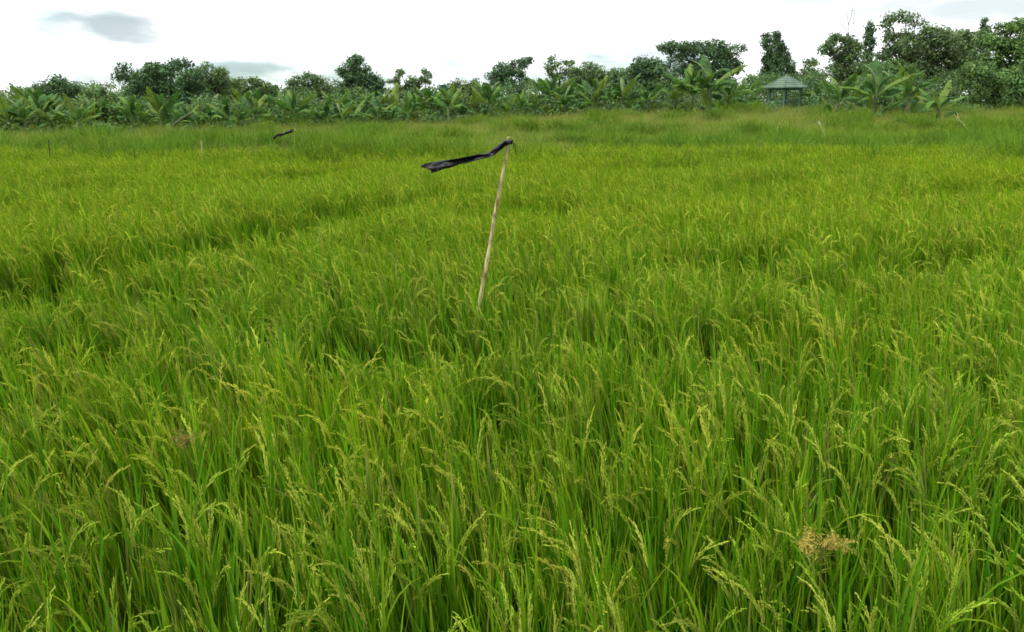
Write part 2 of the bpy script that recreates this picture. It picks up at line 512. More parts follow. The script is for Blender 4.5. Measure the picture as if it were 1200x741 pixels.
# ------------------------------------------------------------------ grass and weeds behind the paddy
def grass_tuft(seed, n=34, H=(0.35, 0.75), spread=0.16, w=0.010, cols=None, heads=0.0, headcol=(0.25, 0.29, 0.07), bend=(0.2, 1.2)):
    rs = np.random.RandomState(seed); mb = MB()
    for i in range(n):
        a = rs.uniform(0, 2 * math.pi); r = spread * math.sqrt(rs.rand())
        b = np.array([r * math.cos(a), r * math.sin(a), -0.02])
        da = rs.uniform(0, 2 * math.pi); s = rs.uniform(0.05, 0.4)
        dr = np.array([math.cos(da) - 0.35, math.sin(da)])
        L_ = rs.uniform(*H)
        c = np.array(cols[rs.randint(len(cols))]) * rs.uniform(0.8, 1.2)
        hd = rs.rand() < heads
        pts = arc(b, (math.cos(da) * s - 0.08, math.sin(da) * s, 1), L_ * (1.25 if hd else 1), 5, rs.uniform(*bend) * (0.4 if hd else 1), dr)
        if hd:
            hc = np.array(headcol) * rs.uniform(0.8, 1.2)
            blade(mb, pts, w * 0.5, c, hc, rs.normal(0, 1), 0.3)
            t = nrm(pts[-1] - pts[-2])
            for k in range(4):
                q = pts[-1] - t * 0.03 * k
                grain(mb, q, t + rs.normal(0, 0.5, 3), rs.uniform(0.02, 0.04), hc, 0)
        else:
            blade(mb, pts, w * rs.uniform(0.7, 1.3), c, c * np.array([1.25, 1.15, 1.0]), rs.normal(0, 1), 0.4)
    return mb.mesh("grass_tuft", M_grass)

G_COL = [(0.115, 0.225, 0.022), (0.150, 0.250, 0.028), (0.095, 0.195, 0.026), (0.190, 0.260, 0.040)]
P_COL = [(0.190, 0.270, 0.060), (0.155, 0.245, 0.052), (0.235, 0.285, 0.085)]

def make_grass():
    protos = [grass_tuft(300 + i, 40, (0.26, 0.58), 0.2, 0.011, G_COL, 0.06) for i in range(8)]
    protos += [grass_tuft(340 + i, 44, (0.32, 0.62), 0.22, 0.011, P_COL, 0.30, bend=(0.2, 0.8)) for i in range(8)]
    protos += [grass_tuft(380 + i, 46, (0.45, 0.95), 0.26, 0.020, [(0.070, 0.155, 0.020), (0.095, 0.190, 0.022), (0.125, 0.210, 0.026)], 0.0, bend=(0.4, 1.6)) for i in range(6)]
    coll = proto_collection("grass_tuft", protos)
    # middle belt of weeds, from the paddy edge to the tree line
    n = 42000
    Y = 17.6 + (RS.rand(n) ** 0.8) * 46
    X = RS.uniform(-1, 1, n) * (0.66 * Y + 4)
    keep = Y > rice_edge(X) - 0.6 + RS.normal(0, 1.4, X.size)
    X, Y = X[keep], Y[keep]; n = X.size
    pale = vnoise(X * 0.35, Y * 0.5, 21) + 0.5 * vnoise(X * 1.1, Y * 1.1, 22) + 0.9 * sstep(32, 44, Y) - 0.15
    dark = vnoise(X * 0.22 + 9, Y * 0.6, 25)
    vid = np.where(pale + RS.normal(0, 0.3, n) > 0.3, 8 + RS.randint(0, 8, n), RS.randint(0, 8, n))
    clumpy = vnoise(X * 0.45 + 3, Y * 0.7, 31) + 0.6 * vnoise(X * 1.3, Y * 1.3, 33) + 0.5 * sstep(3, 14, X) * (1 - sstep(30, 40, Y))
    vid = np.where((clumpy > 0.62) & (RS.rand(n) < 0.75), 16 + RS.randint(0, 6, n), vid)
    hs = RS.uniform(0.7, 1.2, n) * (0.97 + 0.30 * vnoise(X * 0.5, Y * 0.7, 27))
    hs = np.where(vid >= 16, hs * 1.3, hs)
    hs *= 1 + 0.35 * (1 - sstep(18.5, 24, Y))
    P = np.column_stack([X, Y, ground_z(X, Y)])
    rot = np.column_stack([RS.normal(0, 0.08, n), -0.08 + RS.normal(0, 0.1, n), RS.uniform(0, 6.28, n)])
    w = RS.uniform(0.85, 1.3, n)
    yel = np.clip(0.5 + 0.5 * vnoise(X * 0.3, Y * 0.45, 29) - 0.5 * sstep(0.2, 0.7, dark), 0, 1)[:, None]
    tint = np.array([[0.98, 1.0, 1.0]]) * (1 - yel) + np.array([[1.20, 1.10, 0.95]]) * yel
    tint *= RS.uniform(0.85, 1.15, (n, 1))
    o = scatter("meadow_grass", P, rot, np.column_stack([w, w, hs]), vid, tint, coll)
    tag(o, "loose green and straw tipped grass between the rice and the tree line", "grass")
make_grass()

# ------------------------------------------------------------------ trees
def leaves(mb, ctr, n, rad, rs, size, cols, flat=0.75, up=0.35):
    """n leaf-sized faces scattered through a clump"""
    d = rs.normal(0, 1, (n, 3)); d /= np.linalg.norm(d, axis=1)[:, None]
    r = rs.rand(n) ** 0.5
    p = ctr + d * r[:, None] * np.array(rad) * np.array([1, 1, flat])
    nn = d * 0.7 + rs.normal(0, 0.7, (n, 3)) + np.array([0, 0, up]); nn /= np.linalg.norm(nn, axis=1)[:, None]
    t = np.cross(nn, rs.normal(0, 1, (n, 3))); t /= np.linalg.norm(t, axis=1)[:, None]
    b = np.cross(nn, t)
    L_ = (size * rs.uniform(0.6, 1.35, n))[:, None]
    W = L_ * rs.uniform(0.36, 0.6, n)[:, None]
    V = np.stack([p - t * L_ / 2, p + b * W / 2 + nn * L_ * 0.06, p + t * L_ / 2, p - b * W / 2 + nn * L_ * 0.06], axis=1).reshape(-1, 3)
    ci = rs.randint(0, len(cols), n)
    c = np.array(cols)[ci] * rs.uniform(0.75, 1.3, n)[:, None]
    mb.add(V, np.arange(4 * n).reshape(-1, 4), np.repeat(c, 4, axis=0))

DARK = [(0.068, 0.140, 0.058), (0.056, 0.120, 0.056), (0.096, 0.168, 0.058)]
MID = [(0.100, 0.190, 0.048), (0.084, 0.165, 0.050), (0.125, 0.212, 0.052)]
LIGHT = [(0.100, 0.170, 0.050), (0.080, 0.145, 0.050), (0.125, 0.190, 0.055)]
GREY = [(0.110, 0.180, 0.066), (0.094, 0.160, 0.064), (0.132, 0.200, 0.072)]

def tree(name, label, cat, blobs, Y, base_px, cols, size=0.20, dens=1.0, clump=0.50, fork=0.35, seed=0, trunk_r=0.11, twig=0.5, group="trees behind the field", fill=1.0, barkc=(0.075, 0.062, 0.05)):
    """blobs: (px, py, rx, ry) ellipses of the crown in photo pixels, turned into metres at distance Y"""
    rs = np.random.RandomState(seed + 1000)
    Y = Y * 1.27
    b0 = at(base_px, 130, Y)
    base = np.array([b0[0], Y, float(ground_z(b0[0], Y))])
    root = empty(name, base)
    tag(root, label, cat, group)
    k = Y / F
    E = []
    for (px, py, rx, ry) in blobs:
        c = at(px, py, Y + rs.normal(0, 0.12) * rx * k)
        E.append((c - base, np.array([rx * k, rx * k * 0.85, ry * k])))
    tr = MB(); cr = MB()
    top = max(e[0][2] + e[1][2] for e in E); low = min(e[0][2] - e[1][2] for e in E)
    fz = max(0.5, low + (top - low) * fork * 0.5)
    mean = np.mean([e[0] for e in E], axis=0)
    fk = np.array([mean[0] * 0.35, mean[1] * 0.35, fz])
    bark = np.array(barkc)
    mid = fk * 0.5 + np.array([rs.normal(0, .06), rs.normal(0, .06), 0])
    tube(tr, [(0, 0, -0.1), mid * 0.4, mid, fk * .8, fk], [trunk_r * 1.35, trunk_r * 1.05, trunk_r * .95, trunk_r * .85, trunk_r * 0.75], 7, bark)
    for c, r in E:
        m = fk * 0.5 + c * 0.5 + np.array([rs.normal(0, .1), rs.normal(0, .1), 0.12])
        tube(tr, [fk * .98, m, c], [trunk_r * 0.6, trunk_r * 0.42, trunk_r * 0.22], 5, bark)
        vol = r[0] * r[2] * 3.14
        nc = max(4, int(vol * 7.5 * dens / (clump * clump * 4)))
        for _ in range(nc):
            d = rs.normal(0, 1, 3); d /= np.linalg.norm(d)
            rr = rs.uniform(0.35, 1.0) ** 0.55
            p = c + d * r * rr
            if rs.rand() < twig:
                q = c + (p - c) * 0.5 + rs.normal(0, 0.08, 3)
                tube(tr, [c + (p - c) * 0.08, q, p + d * clump * 0.25], [trunk_r * 0.17, trunk_r * 0.11, trunk_r * 0.05], 4, bark, caps=False)
            tone = rs.uniform(0.65, 1.35)
            cl = clump * rs.uniform(0.6, 1.35)
            leaves(cr, p, int(66 * fill * (cl / 0.50) ** 2 * (0.20 / size) ** 1.6) + 4, (cl, cl, cl), rs, size * rs.uniform(0.7, 1.45), np.array(cols) * tone)
    tr.build("trunk", M_bark, root, smooth=True)
    cr.build("crown", M_foliage, root)
    return root

TREES = [
 ("round_tree", "small round dark tree showing above the bananas near the left edge", [(65, 102, 20, 11), (52, 108, 13, 9), (80, 108, 14, 9), (66, 125, 22, 16)], 50, 66, DARK, {}),
 ("low_tree", "low mid green tree top between the small round tree and the big dark one", [(118, 116, 18, 11), (104, 122, 12, 12), (128, 122, 14, 12)], 50, 118, MID, {}),
 ("spreading_tree", "big dark tree with wispy left boughs, widest tree left of the flag stake", [(205, 97, 30, 20), (178, 98, 22, 16), (160, 92, 13, 9), (146, 80, 7, 5), (145, 92, 9, 6), (214, 78, 13, 7), (172, 118, 26, 17), (220, 118, 28, 18), (190, 83, 15, 8)], 44, 200, DARK, dict(dens=1.15, trunk_r=0.16)),
 ("leafy_tree", "mid green tree pressed against the right side of the big dark tree", [(246, 90, 17, 12), (254, 100, 16, 13), (238, 108, 16, 16), (258, 82, 7, 5)], 47, 248, GREY, {}),
 ("mounded_tree", "low mounded light green tree right of the big dark tree", [(290, 105, 24, 13), (272, 112, 18, 13), (310, 110, 18, 13), (290, 124, 34, 14)], 52, 290, LIGHT, {}),
 ("bushy_tree", "round bushy grey green tree midway between mounded tree and pointed tree", [(360, 97, 16, 10), (348, 104, 14, 11), (372, 104, 14, 11), (360, 116, 24, 14)], 55, 360, GREY, {}),
 ("pointed_tree", "dense dark dome shaped tree with a small tuft on its peak", [(416, 84, 17, 14), (405, 93, 14, 12), (431, 94, 15, 13), (415, 69, 5, 4), (421, 71, 4, 3), (420, 106, 26, 14), (440, 101, 9, 8)], 58, 420, DARK, dict(trunk_r=0.15)),
 ("airy_tree", "thin tree with separate leaf clumps and sky between, left of the green shed", [(462, 96, 8, 5), (470, 87, 6, 4), (482, 92, 6, 5), (496, 88, 8, 6), (499, 97, 5, 4), (484, 100, 9, 6), (476, 109, 20, 8)], 60, 484, GREY, dict(dens=0.9, clump=0.42, trunk_r=0.1)),
 ("low_tree", "low greyish tree right beside the small green shed", [(540, 100, 15, 7), (555, 103, 13, 8), (528, 106, 12, 8), (545, 112, 25, 8)], 62, 542, GREY, {}),
 ("flat_tree", "dark flat topped tree directly above the top of the near flag stake", [(603, 78, 14, 7), (617, 73, 9, 5), (588, 84, 13, 8), (578, 91, 9, 8), (600, 96, 24, 12)], 56, 598, DARK, dict(trunk_r=0.13)),
 ("open_tree", "slender see-through tree right of the flat topped tree", [(650, 72, 8, 5), (662, 75, 9, 4), (645, 80, 6, 5), (656, 86, 14, 7), (670, 84, 10, 6)], 60, 655, GREY, dict(dens=0.75, clump=0.42)),
 ("rounded_tree", "soft grey green rounded tree right of the slender see-through tree", [(688, 86, 17, 10), (700, 92, 12, 10), (676, 92, 12, 10), (690, 104, 24, 12)], 58, 690, GREY, {}),
 ("low_tree", "low hazy tree filling the dip left of the dense dark bush tree", [(718, 94, 12, 10), (728, 90, 9, 8), (712, 106, 16, 12)], 60, 718, GREY, {}),
 ("dense_tree", "dense dark rounded tree left of and below the broad crowned tree", [(757, 88, 22, 18), (742, 96, 17, 16), (774, 98, 18, 18), (757, 75, 13, 8), (756, 112, 30, 16)], 47, 757, DARK, dict(dens=1.2, trunk_r=0.14)),
 ("broad_tree", "broad dark tree with tiered spreading boughs, tallest left of the gazebo", [(800, 60, 22, 8), (826, 56, 22, 8), (848, 62, 20, 8), (782, 56, 10, 6), (868, 60, 7, 6), (835, 74, 26, 10), (800, 77, 22, 12), (858, 76, 13, 9), (825, 92, 34, 14)], 56, 822, DARK, dict(trunk_r=0.2, dens=1.05)),
 ("conical_tree", "left of two tall narrow trees rising behind the gazebo", [(898, 47, 5, 7), (899, 60, 7, 9), (900, 74, 8, 10), (900, 88, 10, 10)], 75, 900, DARK, dict(dens=1.3, clump=0.44)),
 ("conical_tree", "right and wider of two tall narrow trees rising behind the gazebo", [(910, 43, 4, 7), (912, 55, 8, 9), (915, 67, 11, 10), (917, 78, 13, 10), (920, 90, 14, 9)], 74, 914, DARK, dict(dens=1.3, clump=0.44)),
 ("small_tree", "small pale tree top above the right eave of the gazebo", [(947, 75, 7, 5), (948, 84, 9, 8), (955, 92, 12, 9)], 66, 948, GREY, {}),
 ("leaning_tree", "mid green tree right of the gazebo with a bough reaching left", [(978, 48, 13, 7), (970, 54, 8, 5), (990, 60, 17, 13), (996, 76, 20, 15), (1004, 96, 24, 16), (1000, 50, 10, 8)], 50, 994, GREY, dict(trunk_r=0.15)),
 ("conifer", "narrow dark spire shaped tree right of the leaning mid green tree", [(1019, 30, 3, 7), (1019, 42, 5, 10), (1018, 56, 6, 12), (1018, 72, 7, 12)], 60, 1018, DARK, dict(dens=1.5, clump=0.37)),
 ("sparse_tree", "big grey green tree with thin sparse top and sky holes, right of spire tree", [(1064, 55, 26, 15), (1085, 46, 22, 12), (1105, 56, 22, 15), (1050, 64, 16, 12), (1075, 76, 30, 15), (1112, 78, 24, 18), (1042, 26, 7, 6), (1060, 22, 10, 5), (1090, 100, 34, 20), (1062, 84, 24, 16), (1098, 44, 18, 10), (1120, 62, 14, 12), (1100, 43, 20, 9), (1128, 47, 14, 10), (1050, 44, 14, 9), (1036, 44, 8, 7), (1072, 30, 10, 6)], 48, 1070, GREY, dict(trunk_r=0.12, dens=0.72, twig=0.9)),
 ("conifer", "thin dark spire tree tip poking above the right hand wood", [(1154, 28, 3, 6), (1154, 38, 5, 8), (1154, 52, 6, 10)], 68, 1154, DARK, dict(dens=1.5, clump=0.37)),
 ("tall_tree", "tall mid green tree at the right edge of the picture", [(1180, 44, 20, 15), (1196, 36, 14, 12), (1165, 56, 16, 14), (1190, 66, 24, 18), (1160, 76, 18, 14), (1212, 50, 20, 20), (1215, 80, 22, 20)], 46, 1186, MID, dict(trunk_r=0.2)),
 ("low_tree", "low bushy tree in front of the tall right edge tree", [(1150, 92, 22, 14), (1178, 98, 22, 16), (1135, 84, 12, 10), (1200, 92, 18, 18), (1160, 112, 30, 12), (1190, 112, 22, 12)], 42, 1172, MID, dict(trunk_r=0.12)),
 ("mid_tree", "grey green tree filling the wood between sparse topped tree and right edge tree", [(1130, 50, 14, 12), (1142, 62, 18, 14), (1125, 72, 18, 16), (1146, 46, 8, 8), (1140, 88, 24, 16)], 53, 1136, GREY, {}),
 ("wide_tree", "light green bushy tree behind the forward banana plants", [(1040, 88, 24, 16), (1015, 94, 18, 14), (1062, 92, 20, 14), (1035, 108, 40, 14)], 46, 1036, MID, {}),
]
for i, (nm, lab, blobs, Y, bx, cols, kw) in enumerate(TREES):
    tree(nm, lab, "tree", blobs, Y, bx, cols, seed=i, **kw)

# bare twigs of a nearly leafless tree rising above the wood
def bare_tree():
    Y = 66; base = at(992, 130, Y); base[2] = float(ground_z(base[0], Y))
    root = empty("bare_tree", base)
    tag(root, "nearly leafless thin twigs rising into the sky right of the gazebo", "tree", "trees behind the field")
    rs = np.random.RandomState(5); tr = MB(); cr = MB()
    bark = np.array((0.16, 0.14, 0.12))
    pts = [np.array([0, 0, 0.0]), at(994, 70, Y) - base, at(995, 40, Y) - base, at(992, 8, Y) - base]
    tube(tr, pts, [0.07, 0.05, 0.03, 0.008], 5, bark)
    for (a, b, c) in (((995, 46), (1000, 28), (1001, 12)), ((995, 40), (987, 30), (982, 22)), ((994, 30), (998, 18), (999, 2)), ((994, 52), (984, 44), (976, 26))):
        q = [at(*p, Y) - base for p in (a, b, c)]
        tube(tr, q, [0.03, 0.016, 0.006], 4, bark)
        leaves(cr, q[2], 14, (0.3, 0.3, 0.25), rs, 0.11, np.array(GREY) * 1.4)
        leaves(cr, q[1], 8, (0.25, 0.25, 0.25), rs, 0.11, np.array(GREY) * 1.4)
    tr.build("trunk", M_bark, root); cr.build("crown", M_foliage, root)
bare_tree()

# far wood and undergrowth that read as one mass
def make_wood():
    rs = np.random.RandomState(77); mb = MB()
    for _ in range(6400):
        Y = rs.uniform(76, 100); px = rs.uniform(-330, 1530)
        x = at(px, 122, Y)[0]
        sky_row = 103 - 8 * float(sstep(480, 700, px)) - 22 * float(sstep(900, 1060, px)) + 6 * vnoise(px / 45.0, 0.5, 3) + 3 * vnoise(px / 14.0, 1.5, 3)
        g = float(ground_z(x, Y)); h = EYE + (122 - sky_row) / F * Y - g
        z = g + rs.uniform(0.0, 1) ** 1.25 * h
        leaves(mb, np.array([x, Y, z]), 30, (0.9, 0.9, 0.6), rs, 0.28, np.array([MID, GREY, LIGHT][rs.randint(3)]) * rs.uniform(.65, 1.2))
    o = mb.build("distant_wood", M_foliage); o["kind"] = "stuff"
    tag(o, "far green wood seen in the gaps between the nearer trees", "woodland")
    mb = MB()
    for _ in range(2600):
        px = rs.uniform(-200, 1420)
        Y = row_y(px) + rs.uniform(1.2, 11)
        if 886 < px < 952 and Y < 61.5:
            continue
        x = at(px, 130, Y)[0]
        hmax = 2.1 + 0.7 * vnoise(px / 35.0, 2.5, 4) + 0.5 * float(sstep(880, 1100, px))
        z = float(ground_z(x, Y)) + rs.uniform(0.0, 1) * hmax
        leaves(mb, np.array([x, Y, z]), 34, (0.5, 0.5, 0.42), rs, 0.17, np.array([DARK, MID, LIGHT, GREY][rs.randint(4)]) * rs.uniform(.65, 1.2))
    for _ in range(1500):                    # low leafy growth round the feet of the bananas
        px = rs.uniform(-200, 1420); front = 884 < px < 956
        Y = row_y(px) + rs.uniform(-1.4, 1.4)
        x = at(px, 130, Y)[0]
        z = float(ground_z(x, Y)) + rs.uniform(0.05, 0.95) * (0.75 + 0.5 * vnoise(px / 18.0, 5.5, 6)) * ((0.62 if 908 < px < 934 else 1.3) if front else 1)
        leaves(mb, np.array([x, Y, z]), 22, (0.42, 0.42, 0.36), rs, 0.2, np.array([DARK, MID, LIGHT, LIGHT][rs.randint(4)]) * rs.uniform(.7, 1.25))
    for _ in range(220):                     # bushes standing behind the gazebo
        px = rs.uniform(872, 968); Y = rs.uniform(63.5, 70); x = at(px, 130, Y)[0]
        leaves(mb, np.array([x, Y, float(ground_z(x, Y)) + rs.uniform(0, 3.0)]), 34, (0.6, 0.6, 0.5), rs, 0.2, np.array([DARK, MID, GREY][rs.randint(3)]) * rs.uniform(.65, 1.1))
    o = mb.build("undergrowth", M_foliage); o["kind"] = "stuff"
    tag(o, "tangled dark undergrowth behind and between the banana plants", "undergrowth")

def row_y(px):
    return 42.5 + 9.5 * float(sstep(0, 760, px)) - 3.0 * float(sstep(930, 1050, px)) + 5.0 * float(sstep(1110, 1180, px))
make_wood()

# ------------------------------------------------------------------ banana plants
def banana_leaf(rs, length, width, col, tear=0.6):
    """blade along +X from the stalk, arching over; lamina torn into strips that hang from the midrib"""
    mb = MB()
    n = 14
    bend = rs.uniform(0.4, 2.1)
    pts = [np.zeros(3)]
    a0 = 0.0
    for i in range(n):
        a = a0 - bend * (i / (n - 1)) ** 1.5
        pts.append(pts[-1] + length / n * np.array([math.cos(a), 0, math.sin(a)]))
    pts = np.array(pts)
    tube(mb, pts, np.linspace(0.022, 0.005, n + 1), 4, np.array(col) * np.array([1.5, 1.35, 1.3]), caps=False)
    for s in (-1, 1):
        i = 2
        while i < n:
            j = min(n, i + rs.randint(1, 5))
            droop = rs.uniform(0.05, 0.5) + tear * rs.uniform(0, 0.7)
            gap = 0.12 if rs.rand() < tear else 0.0
            V = []; m = j - i
            for k in range(m + 1):
                u = (i + k) / n
                w = width / 2 * min(1, (u - 0.08) * 4.5) * (1 - max(0, (u - 0.55) / 0.45) ** 2.2) + 0.01
                p = pts[i + k]; t = nrm(pts[min(n, i + k + 1)] - pts[i + k - 1])
                up = np.array([-t[2], 0, t[0]])
                fwd = 0.3 * w
                g = (gap * length / n) * (1 if k == 0 else (-1 if k == m else 0))
                for q in (0.0, 0.5, 1.0):
                    V.append(p + np.array([0, s * w * q * math.cos(droop * q), 0]) + up * (0.10 * w * (1 if q == 0.5 else 0))
                             + np.array([0, 0, -w * q * math.sin(droop * q)]) + t * (fwd * q + g * q))
            f = []
            for k in range(m):
                for q in range(2):
                    f.append((k * 3 + q, k * 3 + q + 1, k * 3 + q + 4, k * 3 + q + 3))
            mb.add(V, f, np.array(col) * rs.uniform(0.75, 1.25))
            i = j
    return mb.mesh("leaf", M_banana, smooth=True)

BGREEN = [(0.084, 0.178, 0.036), (0.068, 0.150, 0.036), (0.115, 0.205, 0.040), (0.052, 0.120, 0.034), (0.130, 0.200, 0.040)]
rsb = np.random.RandomState(9)
LEAF_MESH = [banana_leaf(rsb, rsb.uniform(1.2, 1.75), rsb.uniform(0.29, 0.43), BGREEN[k % 5], rsb.uniform(0.4, 1.05)) for k in range(20)]
DEAD_MESH = [banana_leaf(rsb, 1.1, 0.25, (0.19, 0.135, 0.07), 0.9) for k in range(3)]
YOUNG_MESH = banana_leaf(rsb, 1.3, 0.20, (0.14, 0.20, 0.08), 0.0)

def pseudostem(h, r, rs):
    mb = MB()
    c0 = np.array((0.085, 0.10, 0.045)); c1 = np.array((0.11, 0.15, 0.06))
    n = 7
    pts = [(0.02 * math.sin(i), 0.02 * math.cos(i * 1.7), -0.06 + (h + 0.06) * i / (n - 1)) for i in range(n)]
    cols = np.array([c0 * (1 - i / (n - 1)) + c1 * (i / (n - 1)) for i in range(n)]) * rs.uniform(0.7, 1.2)
    tube(mb, pts, np.linspace(r, r * 0.55, n) * (1 + 0.07 * rs.normal(0, 1, n)), 8, cols)
    return mb.mesh("stem", M_bark, smooth=True)

def make_banana_kind(k):
    """a prototype plant: Empty with stem and leaf children"""
    rs = np.random.RandomState(60 + k)
    h = rs.uniform(0.8, 1.25)
    root = empty("banana_plant", (0, 0, 0))
    st = bpy.data.objects.new("stem", pseudostem(h, rs.uniform(0.10, 0.14), rs)); COL.objects.link(st); st.parent = root
    n = 12 if k % 3 else 10
    for i in range(n):
        u = i / (n - 1)
        o = bpy.data.objects.new("leaf", LEAF_MESH[rs.randint(20)]); COL.objects.link(o); o.parent = root
        az = i * 2.4 + rs.normal(0, 0.3)
        el = (0.25 + 1.15 * u ** 0.8 + rs.normal(0, 0.24)) if k != 3 else (0.5 + 0.85 * u + rs.normal(0, .1))
        o.location = (0.04 * math.cos(az), 0.04 * math.sin(az), h - 0.15 * (1 - u))
        o.rotation_euler = (rs.normal(0, 0.5), -el, az)
        s = (0.72 + 0.3 * math.sin(u * 3.0)) * rs.uniform(0.7, 1.15)
        o.scale = (s, s, s)
    for i in range(6):                       # suckers at the foot
        o = bpy.data.objects.new("leaf", LEAF_MESH[rs.randint(20)]); COL.objects.link(o); o.parent = root
        az = i * 1.05 + rs.normal(0, 0.3); s = rs.uniform(0.45, 0.8)
        o.location = (0.18 * math.cos(az), 0.18 * math.sin(az), rs.uniform(0.05, 0.35))
        o.rotation_euler = (rs.normal(0, 0.4), -rs.uniform(0.7, 1.35), az); o.scale = (s, s, s)
    if k in (1, 3, 4):
        o = bpy.data.objects.new("leaf", YOUNG_MESH); COL.objects.link(o); o.parent = root
        o.location = (0, 0, h); o.rotation_euler = (0.2, -1.48, rs.uniform(0, 6)); o["label"] = "young rolled upright leaf"
    if k in (0, 2, 4):
        for j in range(2):
            o = bpy.data.objects.new("leaf", DEAD_MESH[j]); COL.objects.link(o); o.parent = root
            o.location = (0, 0, h - 0.2); o.rotation_euler = (0.2, 0.9 + 0.25 * j, rs.uniform(0, 6)); o["label"] = "dead brown hanging leaf"
    return root

KINDS = [make_banana_kind(k) for k in range(6)]
USED = set()
def banana(k, px, Y, H, label, rz, group):
    x = at(px, 130, Y)[0]
    r = KINDS[k]
    if k in USED:
        c = r.copy(); COL.objects.link(c)
        for ch in r.children:
            d = ch.copy(); COL.objects.link(d); d.parent = c
        r = c
    USED.add(k)
    r.location = (x, Y, float(ground_z(x, Y))); r.rotation_euler = (RS.normal(0, 0.09), RS.normal(0, 0.09), rz)
    s = H / 2.5
    r.scale = (s, s, s)
    tag(r, label, "banana plant", group)
    return r

LOOK = ["with dead leaves", "with rolled leaf", "arching", "steep leaved", "ragged", "level leaved"]
MARKS = [(65, "below the small round dark tree"), (118, "below the low tree beside the big dark one"), (200, "in front of the big dark tree"),
         (290, "below the mounded light green tree"), (360, "below the round bushy grey green tree"), (420, "below the dome shaped dark tree"),
         (484, "below the airy clumped tree"), (540, "below the green shed and low greyish tree"), (600, "below the flat topped dark tree"),
         (665, "below the slender see-through tree"), (715, "left of the dense dark rounded tree")]
row = []
px = -50.0
j = 0
while px < 735:
    row.append([px, j]); j += 1
    px += RS.uniform(13, 20)
NUMW = {2: "two", 3: "three", 4: "four", 5: "five", 6: "six", 7: "seven"}
POSW = {2: ["left", "right"], 3: ["leftmost", "middle", "rightmost"], 4: ["leftmost", "second", "third", "rightmost"],
        5: ["leftmost", "second", "middle", "fourth", "rightmost"], 6: ["leftmost", "second", "third", "fourth", "fifth", "rightmost"],
        7: ["leftmost", "second", "third", "middle", "fifth", "sixth", "rightmost"]}
ordinal = {n: ["%s of %s" % (p, NUMW[n]) for p in POSW[n]] for n in POSW}; ordinal[1] = ["single"]
groups = {}
for r_ in row:
    if r_[0] < -12:
        g = "past left"
    elif r_[0] < 32:
        g = "at the left edge of the picture"
    else:
        g = min(MARKS, key=lambda m: abs(m[0] - r_[0]))[1]
    groups.setdefault(g, []).append(r_)
for g, lst in groups.items():
    for i, (px, j) in enumerate(lst):
        k = RS.randint(6)
        Y = row_y(px) + RS.uniform(-0.8, 2.6)
        H = RS.uniform(1.9, 3.1) * (1 + 0.12 * (px > 540))
        if g == "past left":
            if i:
                continue
            lab = "banana plant cut by the left edge of the picture"
        else:
            lab = ("%s banana plants %s" % (ordinal[len(lst)][i], g)).replace("single banana plants", "banana plant")
        banana(k, px, Y, H, lab, RS.uniform(0, 6.28), "banana plants along the field edge")
for (k, px, Y, H, rz, lab) in [
    (3, 832, 38.5, 3.6, 0.4, "tall banana plant with upright leaves in front of the broad dark tree"),
    (1, 812, 39, 2.9, 2.0, "banana plant just left of the tallest one under the broad tree"),
    (2, 855, 39.5, 3.0, 4.0, "banana plant just right of the tallest one under the broad tree"),
    (5, 790, 40, 2.7, 1.0, "banana plant at the right foot of the dense dark rounded tree"),
    (4, 760, 40.5, 2.4, 3.0, "low banana plant at the middle foot of the dense dark rounded tree"),
    (0, 873, 43, 2.6, 5.0, "banana plant close by the left side of the gazebo"),
    (2, 962, 46, 2.9, 0.7, "banana plant close by the right side of the gazebo"),
    (0, 978, 36.5, 2.9, 1.9, "leftmost of the four banana plants standing forward right of the gazebo"),
    (3, 1024, 35.5, 3.3, 0.2, "tallest of the four forward banana plants, with steep leaves right of gazebo"),
    (4, 1066, 36.5, 2.9, 3.6, "third forward banana plant with dead skirt, below the sky-holed tree"),
    (5, 1103, 34.0, 2.35, 2.5, "low bright rightmost banana plant standing forward on the grassy bank"),
    (1, 1045, 39.5, 2.8, 5.2, "banana plant set back between the tallest forward one and its right neighbour"),
    (2, 1000, 39.5, 2.6, 2.9, "banana plant set back between the two left forward ones")]:
    banana(k, px, Y * 1.27, H * 1.2, lab, rz, "banana plants on the right bank" if px > 900 else "banana plants along the field edge")

px = -20.0
while px < 730:
    banana(RS.randint(6), px, row_y(px) + RS.uniform(3.2, 6.5), RS.uniform(2.2, 3.3), "banana plant half hidden in the back rank of the long banana row", RS.uniform(0, 6.28), "back rank of the banana row")
    px += RS.uniform(16, 30)

